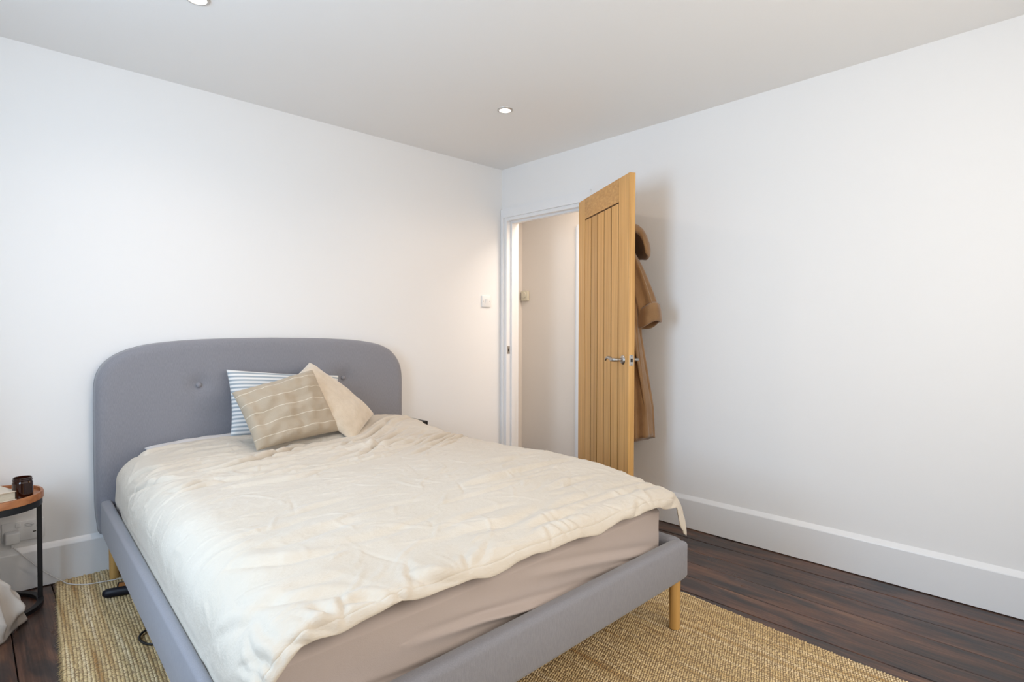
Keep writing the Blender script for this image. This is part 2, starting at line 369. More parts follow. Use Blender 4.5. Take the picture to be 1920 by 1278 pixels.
# door casing: architrave, lining and stop
fr = empty('trim_1', (0, -.42, 0), 'white painted door frame in the corner with a metal strike plate', 'door frame', kind='structure')
def arch(y0, y1, z0, z1, mitre=None):
    return ((-.018, y0, z0), (0, y1, z1))
boxes('architrave', [((-.016, OY0-.0, 0), (0, -.002, 2.087)), ((-.020, OY0-.002, 0), (-.0, OY0+.010, 2.032))], M['gloss'], fr)
boxes('architrave', [((-.016, OY1-.074, 0), (0, OY1, 2.092))], M['gloss'], fr)
boxes('architrave', [((-.016, OY1, OZ), (0, OY0, 2.092)), ((-.020, OY1, OZ-.002), (0, OY0, OZ+.010))], M['gloss'], fr)
boxes('lining', [((-.004, OY0-.028, 0), (TW+.005, OY0, OZ)), ((-.004, OY1, 0), (TW+.005, OY1+.028, OZ)), ((-.004, OY1+.028, OZ-.026), (TW+.005, OY0-.028, OZ))], M['gloss'], fr)
boxes('door_stop', [((.040, OY0-.042, 0), (.075, OY0-.028, OZ-.026)), ((.040, OY1+.028, 0), (.075, OY1+.042, OZ-.026)), ((.040, OY1+.042, OZ-.040), (.075, OY0-.042, OZ-.026))], M['gloss'], fr)
sp = tag(boxes('strike_plate', [((.004, OY0-.0295, .968), (.030, OY0-.0275, 1.028))], M['steel'], fr), 'small metal strike plate')
boxes('strike_hole', [((.013, OY0-.0302, .985), (.024, OY0-.0294, 1.008))], M['dark'], sp)

# ------------------------------------------------------------------ oak door, folded right back against the wall
DA = np.array([-.065, -.829, 0.]); DU = np.array([-.4905, -.8714, 0.]); DD = np.array([.8714, -.4905, 0.])
def dp(u, d, z): return tuple(DA+DU*u+DD*d+np.array([0, 0, z]))
def dbox8(u0, u1, d0, d1, z0, z1):
    return [dp(u0,d0,z0), dp(u1,d0,z0), dp(u1,d1,z0), dp(u0,d1,z0), dp(u0,d0,z1), dp(u1,d0,z1), dp(u1,d1,z1), dp(u0,d1,z1)]
DWD, DT, DZ0, DZ1 = .758, .036, .020, 2.005
door = empty('door_1', dp(0, DT, 0), 'open oak door with vertical boarded panel, folded back towards the wall', 'door', kind='structure')
PU0, PU1, PZ0, PZ1 = .109, .624, .235, 1.872
hexa('stile', dbox8(0, PU0-.0005, 0, DT, DZ0, DZ1), M['oak'], door, .0015, 1)
hexa('stile', dbox8(PU1+.0005, DWD, 0, DT, DZ0, DZ1), M['oak'], door, .0015, 1)
hexa('rail', dbox8(PU0-.0005, PU1+.0005, 0, DT, PZ1+.0015, DZ1), M['oak_x'], door)
hexa('rail', dbox8(PU0-.001, PU1+.001, 0.0004, DT-.0004, DZ0, PZ0-.0015), M['oak_x'], door, .0015, 1)
hexa('core', dbox8(PU0-.001, PU1+.001, .0042, DT-.0042, PZ0-.002, PZ1+.002), M['groove'], door)
ed = [.109, .214, .317, .418, .522, .624]
for i in range(5):
    g0, g1 = ed[i]+.0050, ed[i+1]-(.0050 if i < 4 else .0095)
    hexa('panel_board', dbox8(g0, g1, .0008, DT-.0008, PZ0+.002, PZ1-.0065), M['oak'], door, .0012, 1)
lp = hexa('latch_plate', dbox8(DWD-.0005, DWD+.0018, .006, .030, .958, 1.016), M['steel'], door, .001, 1)
hexa('latch_bolt', dbox8(DWD+.0012, DWD+.0024, .0115, .0245, .978, .997), M['dark'], lp)
for zz in (.963, 1.011): hexa('screw', dbox8(DWD+.0014, DWD+.0023, .0155, .0205, zz-.0025, zz+.0025), M['dark'], lp)
def handle(sgn, d0):
    h = []
    th = np.arange(28)/28*2*math.pi; RU, RZ = .690, .987
    prof = [(.001, .012), (.014, .012), (.021, .009), (.0255, .004), (.0265, 0.)]
    P = np.array([[dp(RU+r*math.cos(a), d0+sgn*q, RZ+r*math.sin(a)) for a in th] for r, q in prof])
    hd = grid('door_handle', P, M['steel'], door, cb=True, caps=True); shade(hd, 50)
    neck = [dp(RU, d0+sgn*q, RZ) for q in np.linspace(.004, .045, 8)]
    path = [dp(RU, d0+sgn*.030, RZ), dp(RU, d0+sgn*.044, RZ), dp(RU-.006, d0+sgn*.053, RZ+.0005), dp(RU-.028, d0+sgn*.055, RZ+.000), dp(RU-.058, d0+sgn*.055, RZ+.008), dp(RU-.088, d0+sgn*.055, RZ+.010),
            dp(RU-.112, d0+sgn*.054, RZ-.001), dp(RU-.122, d0+sgn*.053, RZ-.009)]
    sm = smooth_path(path, 40)
    k = np.linspace(0, 1, 40); rad = .0105-.005*sstep(.45, 1, k); rad[-1] *= .5; rad[-2] *= .85
    tube('lever', sm, rad, M['steel'], hd, 12)
    tube('neck', neck, .0095, M['steel'], hd, 14)
handle(-1, 0.); handle(1, DT)
for zz in (.25, 1.02, 1.78):
    tube('hinge', [dp(-.006, DT+.003, zz), dp(-.006, DT+.003, zz+.10)], .006, M['steel'], door, 10, up=(1, 0, 0))
# hook on the back of the door
hk = empty('coat_hook', dp(.42, DT, 1.70), 'metal hook on the back of the oak door carrying the bathrobe', 'hook')
hexa('hook_plate', dbox8(.405, .435, DT, DT+.004, 1.70, 1.77), M['steel'], hk, .001, 1)
tube('hook_arm', smooth_path([dp(.42, DT+.003, 1.745), dp(.42, DT+.03, 1.735), dp(.42, DT+.05, 1.745), dp(.42, DT+.055, 1.765)], 16), .005, M['steel'], hk, 8)

# ------------------------------------------------------------------ bathrobe on the back of the door (door coordinates u, d, z)
rb = empty('bathrobe', dp(.44, .12, .50), 'tan velour bathrobe hanging behind the open oak door', 'bathrobe')
def wrap(P): return np.apply_along_axis(lambda q: np.array(dp(*q)), -1, P)
th = np.arange(72)/72*2*math.pi; zs = np.linspace(1.66, .515, 60); P = []
for z in zs:
    k = (1.66-z)/1.145
    bb = np.interp(z, [.5, .7, .9, 1.12, 1.3, 1.5, 1.62, 1.66], [.099, .095, .078, .060, .058, .050, .034, .018])
    aa = np.interp(z, [.5, .9, 1.2, 1.5, 1.62, 1.66], [.215, .205, .19, .19, .15, .07])
    fold = 1+(.07+.12*k)*np.sin(9*th+.7*math.sin(4*k)+1.2)+.05*k*np.sin(17*th+2)
    fold = np.where(np.sin(th) < -.5, 1, fold)
    c, s = np.cos(th), np.sin(th); se = lambda v, e: np.sign(v)*np.abs(v)**e
    zz = z+.03*k**6*np.sin(2*th+1.1)
    P.append(np.stack([.44+aa*se(c, .8)*(1+(fold-1)*.4), .046+bb*1.06+bb*se(s, .8)*fold, zz+0*th], -1))
P = np.array(P)
grid('robe_body', wrap(P), M['robe'], rb, cb=True, caps=True)
# front edge panel falling over the body, with its hem
zs = np.linspace(1.30, .555, 36); P = []
for z in zs:
    k = (1.30-z)/.745
    q = []
    for t in np.linspace(0, 1, 20):
        u = .53+.125*t+.010*math.sin(6*t+3*k)
        dmid = np.interp(z, [.55, .72, .93, 1.12, 1.3], [.219, .212, .174, .142, .115])
        d = dmid-.05*(1-t)**2+.016*math.sin(11*t+1.5)*k-.45*max(0, t-.72)**1.5
        q.append((u, d, z+.012*math.sin(5*t+1)*k**4))
    P.append(q)
fp = grid('front_panel', wrap(np.array(P)), M['robe'], rb)
so = fp.modifiers.new('thick', 'SOLIDIFY'); so.thickness = .007; so.offset = 0
# sleeve
ctr = smooth_path([(.52, .078, 1.665), (.575, .092, 1.56), (.595, .132, 1.42), (.60, .172, 1.285), (.60, .184, 1.225)], 40)
th = np.arange(40)/40*2*math.pi; P = []
for i, c in enumerate(ctr):
    k = i/39; au = .045+.040*k; ad = .030+.030*min(1, k*1.6)
    f = 1+.19*np.sin(6*th+.8+1.0*k)*sstep(.05, .4, k)+.06*np.sin(11*th+2*k)
    tz = .30*(au*np.cos(th))*k
    P.append(np.stack([c[0]+au*np.cos(th)*f, c[1]+ad*np.sin(th)*f, c[2]+tz], -1))
sv = grid('sleeve', wrap(np.array(P)), M['robe'], rb, cb=True, caps=True)
# turned-back cuff, open at the bottom
th = np.arange(44)/44*2*math.pi; P = []
prof = [(.80, .010), (.96, .020), (1.06, .008), (1.10, -.02), (1.12, -.05), (1.13, -.075), (1.10, -.088), (1.02, -.090), (.93, -.080), (.90, -.05), (.88, -.02), (.86, .0)]
for rr, dz in prof:
    f = 1+.03*np.sin(3*th+1)+.02*np.sin(7*th)
    uu = .093*rr*np.cos(th)*f; d_ = .070*rr*np.sin(th)*f
    P.append(np.stack([.600+uu, .184+d_-.1*dz, 1.262+dz+.26*uu+.22*d_+.006*np.sin(4*th+2)], -1))
grid('cuff', wrap(np.array(P)), M['robe'], sv, cb=True)
# hood flopped over the shoulder
pr = [(.045, 1.772), (.085, 1.778), (.118, 1.768), (.152, 1.742), (.178, 1.700), (.197, 1.650), (.205, 1.605), (.203, 1.576), (.192, 1.562), (.180, 1.572), (.176, 1.61), (.164, 1.655), (.142, 1.695), (.115, 1.722), (.08, 1.738), (.045, 1.735)]
P = []
for t in np.linspace(-1, 1, 22):
    s = math.sqrt(max(0, 1-abs(t)**3)); w = .70+.30*s
    P.append([(.50+.165*t, .045+(d-.045)*w*1.03, 1.62+(z-1.62)*(.72+.28*s)+.006*math.sin(5*t+9*d)) for d, z in pr])
grid('hood', wrap(np.array(P)), M['robe'], rb, cb=True, caps=True)

# ------------------------------------------------------------------ wall fittings
sw = empty('light_switch', (-.168, 0, 1.37), 'white square light switch on the wall left of the door frame', 'light switch')
box('faceplate', (-.212, -.010, 1.327), (-.124, 0, 1.413), M['plastic'], sw, .003)
r_ = hexa('rocker', [(-.178, -.0095, 1.352), (-.158, -.0095, 1.352), (-.158, -.0095, 1.388), (-.178, -.0095, 1.388), (-.178, -.0105, 1.352), (-.158, -.0105, 1.352), (-.158, -.0155, 1.388), (-.178, -.0155, 1.388)], M['plastic'], sw)
for xx in (-.200, -.136): box('screw', (xx-.003, -.0108, 1.367), (xx+.003, -.0095, 1.373), M['chrome'], sw)
ts = empty('thermostat', (HX, .60, 1.45), 'small cream thermostat on the hall wall beyond the doorway', 'thermostat')
box('casing', (HX-.030, .555, 1.435), (HX, .640, 1.530), M['cream_plastic'], ts, .006)
th = np.arange(24)/24*2*math.pi
P = np.array([[(HX-x, .597+r*math.cos(a), 1.490+r*math.sin(a)) for a in th] for r, x in ((.030, .029), (.030, .036), (.026, .040), (.004, .040))])
shade(grid('dial', P, M['cream_plastic'], ts, cb=True, caps=True), 40)

def downlight(x, y, label):
    d = empty('downlight', (x, y, H), label, 'ceiling light', group='recessed ceiling downlights')
    lathe('trim_ring', [(.031, -.0005), (.033, -.0060), (.040, -.0055), (.0445, -.002), (.0450, .0)], (x, y, H), M['chrome'], d, 36, caps=False)
    lathe('lens', [(.0005, -.0022), (.020, -.0024), (.031, -.0018), (.0315, .0)], (x, y, H), M['lamp'], d, 32, caps=True)
    l = bpy.data.lights.new('downlight_beam', 'SPOT'); l.energy = 20; l.color = (1, .80, .64); l.spot_size = math.radians(150); l.spot_blend = 1; l.shadow_soft_size = .03
    o = link(bpy.data.objects.new('downlight_beam', l)); o.location = (x, y, H-.012); parent(o, d)
downlight(-.812, -.905, 'round lit downlight in the ceiling near the door corner')
downlight(-2.394, -.894, 'round lit downlight at the top edge of the photo')

# ------------------------------------------------------------------ rug
rug_l = lambda y: -2.752+.078*y
rug_r = lambda y: -.690+.052*y
RY0, RY1 = -.022, -3.08
rug = empty('jute_rug', (-1.75, -1.5, 0), 'woven golden jute rug on dark boards under the bed', 'rug')
ys = np.linspace(RY0, RY1, 24)
P = np.array([[(rug_l(y)+.004, y, .0005), (rug_l(y)+.004, y, .008), (rug_r(y)-.004, y, .008), (rug_r(y)-.004, y, .0005)] for y in ys])
M['jute_base'] = mat('jute_base', (.27, .18, .095), .95)
grid('backing', P, M['jute_base'], rug, cb=True, caps=True, smooth=False)
mj = bpy.data.materials.new('jute'); mj.use_nodes = True; nt = mj.node_tree; b = nt.nodes['Principled BSDF']; Lk = nt.links.new
tc = nt.nodes.new('ShaderNodeTexCoord')
def nz(scale, det, src='Object'):
    mp = nt.nodes.new('ShaderNodeMapping'); mp.inputs['Scale'].default_value = scale; mp.inputs['Rotation'].default_value = (0, 0, -.062)
    n = nt.nodes.new('ShaderNodeTexNoise'); n.inputs['Scale'].default_value = 1; n.inputs['Detail'].default_value = det
    Lk(tc.outputs[src], mp.inputs['Vector']); Lk(mp.outputs['Vector'], n.inputs['Vector']); return n
n1 = nz((42, 1.6, 1), 3); r1 = nt.nodes.new('ShaderNodeValToRGB'); e = r1.color_ramp.elements
e[0].position = .28; e[0].color = (.46, .265, .10, 1); e[1].position = .68; e[1].color = (.80, .65, .42, 1)
q = e.new(.43); q.color = (.63, .455, .225, 1); q = e.new(.53); q.color = (.72, .54, .29, 1)
Lk(n1.outputs['Fac'], r1.inputs['Fac'])
n2 = nz((130, 130, 130), 2); r2 = nt.nodes.new('ShaderNodeMapRange'); r2.inputs['To Min'].default_value = .50; r2.inputs['To Max'].default_value = 1.36
Lk(n2.outputs['Fac'], r2.inputs['Value'])
hs = nt.nodes.new('ShaderNodeHueSaturation'); Lk(r2.outputs['Result'], hs.inputs['Value']); Lk(r1.outputs['Color'], hs.inputs['Color']); Lk(hs.outputs['Color'], b.inputs['Base Color'])
b.inputs['Roughness'].default_value = .9
n3 = nz((900, 300, 900), 2); bp = nt.nodes.new('ShaderNodeBump'); bp.inputs['Strength'].default_value = .5; bp.inputs['Distance'].default_value = .001
Lk(n3.outputs['Fac'], bp.inputs['Height']); Lk(bp.outputs['Normal'], b.inputs['Normal'])
rs = np.random.RandomState(5)
nrow = 196; pitch = .0090
yy = np.arange(RY0-.004, RY1+.004, -pitch)
I, Jy = np.meshgrid(np.arange(nrow), yy, indexing='ij')
Jy = Jy+(I % 2)*pitch*.5+rs.uniform(-.0012, .0012, I.shape)
wig = .0035*np.sin(Jy*5.3+I*.03)+.004*perlin(Jy*1.3, I*.02, 4)
XX = rug_l(Jy)+(rug_r(Jy)-rug_l(Jy))*(I+.5)/nrow+wig+rs.uniform(-.0008, .0008, I.shape)
ht = .0112+rs.uniform(-.0018, .0018, I.shape)
cx, cy, ch = XX.ravel(), Jy.ravel(), ht.ravel(); n = len(cx)
ang = np.where((I.ravel() % 2) == 0, .22, -.22)+rs.uniform(-.15, .15, n)
lx, ly = .0067, .0034                                        # one plump stitch: 8-gon base, raised ring, crown
base = [(-1, -.45), (-.45, -1), (.45, -1), (1, -.45), (1, .45), (.45, 1), (-.45, 1), (-1, .45)]
V = np.zeros((n, 13, 3)); ca, sa = np.cos(ang), np.sin(ang)
for k, (a, c) in enumerate(base):
    ax, ay = a*lx, c*ly; V[:, k] = np.stack([cx+ax*ca-ay*sa, cy+ax*sa+ay*ca, 0*cx+.004], -1)
for k, (a, c) in enumerate([(-.55, -.5), (.55, -.5), (.55, .5), (-.55, .5)]):
    ax, ay = a*lx, c*ly; V[:, 8+k] = np.stack([cx+ax*ca-ay*sa, cy+ax*sa+ay*ca, ch-.0012], -1)
V[:, 12] = np.stack([cx, cy, ch], -1)
Fq = np.array([(0,1,8,8),(1,2,9,8),(2,3,9,9),(3,4,10,9),(4,5,10,10),(5,6,11,10),(6,7,11,11),(7,0,8,11),(8,9,12,12),(9,10,12,12),(10,11,12,12),(11,8,12,12)])
def stuff_mesh(name, V, tri_faces, m, p, smooth=True):
    me = bpy.data.meshes.new(name); nv = V.shape[0]*V.shape[1]; me.vertices.add(nv); me.vertices.foreach_set('co', V.reshape(-1))
    offs = (np.arange(V.shape[0])*V.shape[1])[:, None, None]
    F3 = (np.array(tri_faces)[None]+offs).reshape(-1, 3); k = len(F3)
    me.loops.add(k*3); me.polygons.add(k); me.loops.foreach_set('vertex_index', F3.reshape(-1).astype(np.int32))
    me.polygons.foreach_set('loop_start', np.arange(0, k*3, 3, dtype=np.int32)); me.update(calc_edges=True)
    if smooth: me.polygons.foreach_set('use_smooth', [True]*k)
    me.materials.append(m); o = link(bpy.data.objects.new(name, me)); parent(o, p); o['kind'] = 'stuff'; return o
tri = []
for f in Fq:
    f = list(dict.fromkeys(f.tolist()))
    tri += [f] if len(f) == 3 else [[f[0], f[1], f[2]], [f[0], f[2], f[3]]]
stuff_mesh('jute_stitches', V, tri, mj, rug)
nf = 4200
fy = rs.uniform(RY1, RY0, nf); fx = rug_l(fy)+rs.uniform(-.002, .006, nf); ln = rs.uniform(.004, .022, nf)*rs.uniform(.4, 1, nf); fa = rs.normal(math.pi, .85, nf)
FV = np.zeros((nf, 4, 3)); hh = rs.uniform(.004, .013, nf)
dx, dy = np.cos(fa), np.sin(fa)*.8
FV[:, 0] = np.stack([fx+dy*.0006, fy-dx*.0006, hh], -1); FV[:, 1] = np.stack([fx-dy*.0006, fy+dx*.0006, hh], -1)
FV[:, 2] = np.stack([fx+dx*ln, fy+dy*ln, hh*rs.uniform(.1, .9, nf)], -1); FV[:, 3] = np.stack([fx, fy, hh+.0011], -1)
stuff_mesh('fringe_fibres', FV, [(0, 2, 3), (2, 1, 3), (0, 1, 2)], mj, rug, False)
RZT = .0125

# ------------------------------------------------------------------ bed
bed = empty('bed', (-1.80, -1.1, 0), 'grey upholstered double bed with rounded buttoned headboard and short wooden legs', 'bed')
out = [(-.600, .20), (-.604, .24), (-.612, .30), (-.613, .70), (-.612, .897), (-.608, .932), (-.596, .968), (-.574, .998), (-.521, 1.038), (-.467, 1.059), (-.403, 1.077), (-.277, 1.092), (-.098, 1.102),
       (.203, 1.106), (.488, 1.101), (.676, 1.091), (.783, 1.078), (.879, 1.059), (.952, 1.026), (1.008, .962), (1.032, .908), (1.036, .857), (1.036, .70), (1.035, .30), (1.028, .24), (1.022, .20)]
out = [(x-2.0 if True else x, z) for x, z in out]
oa = np.array(out); ln_ = np.r_[0, np.cumsum(np.hypot(*np.diff(oa, axis=0).T))]; sg_ = np.linspace(0, ln_[-1], 150)
op = np.stack([np.interp(sg_, ln_, oa[:, k]) for k in (0, 1)], -1)
for _ in range(6): op[1:-1] = (op[:-2]+op[1:-1]*2+op[2:])/4
bx_ = np.linspace(op[-1, 0], op[0, 0], 42)[1:-1]
op = np.vstack([op, np.stack([bx_, np.full(40, .20)], -1)])
T_ = np.roll(op, -1, 0)-np.roll(op, 1, 0); T_ /= np.linalg.norm(T_, axis=1)[:, None]; N_ = np.stack([T_[:, 1], -T_[:, 0]], -1)
ctrh = np.array([-1.79, .62])
rings = []
for d_, y in ((0, -.004), (0, -.064), (.003, -.076), (.010, -.087), (.022, -.094), (.045, -.0965)):
    q = op+N_*d_; rings.append(np.stack([q[:, 0], 0*q[:, 0]+y, q[:, 1]], -1))
q = op+N_*.045
for k in np.linspace(.04, .985, 46):
    p_ = ctrh+(q-ctrh)*(1-k); rings.append(np.stack([p_[:, 0], 0*p_[:, 0]-.0965, p_[:, 1]], -1))
Pq = np.array(rings)
BTN = [(-2.183, .867), (-1.388, .860)]
for bx, bz in BTN:
    r2_ = (Pq[:, :, 0]-bx)**2+(Pq[:, :, 2]-bz)**2; Pq[:, :, 1] += np.where(Pq[:, :, 1] < -.09, .017*np.exp(-r2_/.045**2), 0)
hb = grid('headboard', Pq, M['fabric'], bed, cb=True, caps=True)
for bx, bz in BTN:
    th = np.arange(20)/20*2*math.pi
    P = np.array([[(bx+r*math.cos(a), -.090-y, bz+r*math.sin(a)) for a in th] for r, y in ((.0125, -.010), (.0130, -.004), (.0115, .001), (.007, .0045), (.001, .0055))])
    tag(grid('button', P, M['fabric'], hb, cb=True, caps=True), 'fabric covered button')
# rails: corner points of the outer and inner frame (the foot is a touch wider than the head)
ZB, ZT = .203, .357
oLH, oLF, oRF, oRH = (-2.598, -.085), (-2.684, -2.236), (-1.058, -2.200), (-1.000, -.085)
iLH, iLF, iRF, iRH = (-2.555, -.085), (-2.656, -2.180), (-1.113, -2.146), (-1.055, -.085)
def rail(name, a, b, c, d, bevw):
    return hexa(name, [(*a, ZB), (*b, ZB), (*c, ZB), (*d, ZB), (*a, ZT), (*b, ZT), (*c, ZT), (*d, ZT)], M['fabric'], bed, bevw, 4)
rail('side_rail', oLH, (oLF[0]+.001, oLF[1]+.020), (iLF[0]+.001, iLF[1]+.003), iLH, .0138)
rail('side_rail', oRH, iRH, (iRF[0], iRF[1]+.003), (oRF[0]-.001, oRF[1]+.020), .020)
rail('foot_rail', oLF, oRF, iRF, iLF, .020)
M['deck'] = mat('slat_deck', (.55, .46, .36), .7)
hexa('slat_deck', [(iLH[0], -.10, .255), (iRH[0], -.10, .255), (*iRF, .255), (*iLF, .255), (iLH[0], -.10, .275), (iRH[0], -.10, .275), (*iRF, .275), (*iLF, .275)], M['deck'], bed)
for (lx_, ly_, zf) in ((-2.558, -.150, RZT-.002), (-1.045, -.150, RZT-.002), (-1.090, -2.160, RZT-.002), (-2.645, -2.19, RZT-.002)):
    tag(cyl('leg', (lx_, ly_), .0215, zf, ZB+.012, M['leg'], bed, 28, r1=.0195), 'round light wooden leg')

# ------------------------------------------------------------------ mattress in its fitted sheet
mLH, mLF, mRF, mRH = np.array([-2.547, -.099]), np.array([-2.644, -2.150]), np.array([-1.128, -2.126]), np.array([-1.085, -.10])
nA, nB = 150, 64
def ringpts(inset_, z):
    c = [mLH, mLF, mRF, mRH]; cen = sum(c)/4; pts = []; segs = (110, 300, 110, 120)
    for k in range(4):
        a, b_ = c[k], c[(k+1) % 4]
        for t in np.linspace(0, 1, segs[k], endpoint=False): pts.append(a*(1-t)+b_*t)
    p_ = np.array(pts); L_ = len(p_)
    r = 11                                                       # round the corners by averaging along the ring
    ker = np.ones(r)/r; ext = np.vstack([p_[-r:], p_, p_[:r]])
    p_ = np.stack([np.convolve(ext[:, j], ker, 'same')[r:-r] for j in range(2)], -1)
    T = np.roll(p_, -1, 0)-np.roll(p_, 1, 0); T /= np.linalg.norm(T, axis=1)[:, None]; N = np.stack([T[:, 1], -T[:, 0]], -1)
    return p_-N*inset_, N, z
rings = []
prof = [(.012, .278), (.003, .285)]+[(0, z) for z in np.linspace(.292, .462, 80)]+[(.002, .466), (.009, .475), (.018, .482), (.032, .488), (.06, .492), (.2, .494), (.5, .494)]
SF = [([(.22, .400), (.42, .375), (.66, .328), (.80, .300)], .0075, .015), ([(.48, .450), (.66, .410), (.84, .365), (.97, .330)], .006, .018), ([(.06, .345), (.26, .315), (.46, .292)], .006, .012),
      ([(.36, .385), (.52, .345), (.66, .305)], .0065, .011), ([(.78, .345), (.90, .316), (1.0, .300)], .006, .010), ([(.52, .355), (.62, .330), (.74, .298)], .005, .009)]
def seg_dist(px, py, L):
    best = np.full(np.shape(px), 1e9); sg = np.zeros(np.shape(px)); tt = np.zeros(np.shape(px)); n = len(L)-1
    for i in range(n):
        ax, ay = L[i]; bx, by = L[i+1]; vx, vy = bx-ax, by-ay; l2 = vx*vx+vy*vy
        t = np.clip(((px-ax)*vx+(py-ay)*vy)/l2, 0, 1); d = np.hypot(px-ax-t*vx, py-ay-t*vy)
        s = np.sign((px-ax)*vy-(py-ay)*vx); c = d < best
        best = np.where(c, d, best); sg = np.where(c, s, sg); tt = np.where(c, (i+t)/n, tt)
    return best, sg, tt
for ins, z in prof:
    p_, N, z = ringpts(min(ins, .05), z)
    if ins > .05: cen = p_.mean(0); p_ = cen+(p_-cen)*(1-ins*1.8)
    fr_ = (p_[:, 0]+2.644)/1.48
    onf = (N[:, 1] < -.7)
    disp = .0025*perlin(p_[:, 0]*7+p_[:, 1]*7, z*14+p_[:, 0]*3, 2)
    for L_, a_, w_ in SF:
        pts = [(f_*1.48, zz) for f_, zz in L_]
        d_, s_, t_ = seg_dist(p_[:, 0]+2.606, np.full(len(p_), z), pts)
        taper = np.clip(4*np.minimum(t_, 1-t_)+.15, 0, 1)
        disp += np.where(onf, 1.35*a_*taper*(1.5*(s_*d_/w_)*np.exp(-(d_/w_)**2)+np.exp(-(d_/(2.2*w_))**2)*.6), 0)
    if ins <= .02: p_ = p_+N*disp[:, None]
    rings.append(np.stack([p_[:, 0], p_[:, 1], np.full(len(p_), z)], -1))
mt = grid('mattress', np.array(rings), M['sheet'], None, cb=True, caps=True)
tag(mt, 'mattress in a pinkish beige fitted sheet lying in the grey bed frame', 'mattress')

# ------------------------------------------------------------------ cushions
def cushion(name, c4, thick, m, label, cat, seed=0, n=34, pinch=.10, crumple=.008, bow=0., under=.6):
    """c4: top-left, top-right, bottom-right, bottom-left corners as seen from the room"""
    tl, tr, br, bl = [np.array(c, float) for c in c4]
    g = np.linspace(-1, 1, n); A, B = np.meshgrid(g, g, indexing='ij')
    nrm = np.cross(tr-tl, bl-tl); nrm /= np.linalg.norm(nrm)
    if nrm[1] > 0: nrm = -nrm
    w = (1-pinch*(1-B**2)*A**2*0)
    pa = A*(1-pinch*.55*(1-B**2)*np.abs(A)**3*1.0); pb = B*(1-pinch*.55*(1-A**2)*np.abs(B)**3)
    s, t = (pa+1)/2, (pb+1)/2
    base = ((bl[None, None]*(1-s)[..., None]+br*s[..., None])*(1-t)[..., None]+(tl*(1-s)[..., None]+tr*s[..., None])*t[..., None])
    prof_ = (np.clip(1-np.abs(A)**2.6, 0, 1)*np.clip(1-np.abs(B)**2.6, 0, 1))**.48
    cr = crumple*(fbm(A*1.7, B*1.7, seed, 3)*1.6+np.exp(-((1-np.abs(A))/.25)**2)*perlin(B*5, A*1.5, seed+2)+np.exp(-((1-np.abs(B))/.25)**2)*perlin(A*6, B*1.5, seed+3)*1.3)
    edge = np.clip(prof_*1.6, 0, 1)
    fr_ = base+nrm*(thick*.62*prof_+cr*edge+bow*(1-A**2))[..., None]
    bk = base-nrm*(thick*.38*under*prof_)[..., None]+nrm*(bow*(1-A**2))[..., None]
    verts = np.vstack([fr_.reshape(-1, 3), bk.reshape(-1, 3)]); f = grid_faces(n, n)
    f2 = [tuple(i+n*n for i in reversed(q)) for q in f]
    per = [(i, 0) for i in range(n)]+[(n-1, j) for j in range(1, n)]+[(i, n-1) for i in range(n-2, -1, -1)]+[(0, j) for j in range(n-2, 0, -1)]
    ix = [i*n+j for i, j in per]; rim = [(ix[k], ix[(k+1) % len(ix)], ix[(k+1) % len(ix)]+n*n, ix[k]+n*n) for k in range(len(ix))]
    uvs = np.stack([s.ravel(), t.ravel()], -1); uvs = np.vstack([uvs, uvs])
    o = mk(name, verts, f+f2+rim, m, None, True, uvs)
    bm = bmesh.new(); bm.from_mesh(o.data); bmesh.ops.remove_doubles(bm, verts=bm.verts, dist=.0004); bmesh.ops.recalc_face_normals(bm, faces=bm.faces); bm.to_mesh(o.data); bm.free()
    sb = o.modifiers.new('smooth', 'SUBSURF'); sb.levels = sb.render_levels = 1
    return tag(o, label, cat)
# pillow half hidden under the head of the duvet
cushion('pillow', [(-2.44, -.120, .585), (-1.80, -.112, .592), (-1.80, -.44, .515), (-2.44, -.46, .510)], .085, M['pillow'],
        'pale grey pillow peeping from under the duvet against the headboard', 'pillow', 11, crumple=.005)
cushion('striped_cushion', [(-2.082, -.160, .950), (-1.452, -.165, .886), (-1.47, -.235, .560), (-2.092, -.250, .603)], .11, M['ticking'],
        'blue and white striped cushion leaning on the headboard behind two others', 'cushion', 3, crumple=.005)
cushion('fleece_cushion', [(-1.655, -.205, .972), (-1.315, -.33, .657), (-1.555, -.53, .548), (-1.90, -.41, .86)], .10, M['fleece'],
        'plain cream fleece cushion turned on its corner behind the lined linen one', 'cushion', 5, crumple=.006, pinch=.06)
cushion('linen_cushion', [(-2.140, -.43, .853), (-1.715, -.385, .944), (-1.612, -.49, .613), (-2.085, -.60, .590)], .115, M['linen'],
        'greige linen cushion with thin pale lines, frontmost on the bed', 'cushion', 8, crumple=.021, pinch=.07)

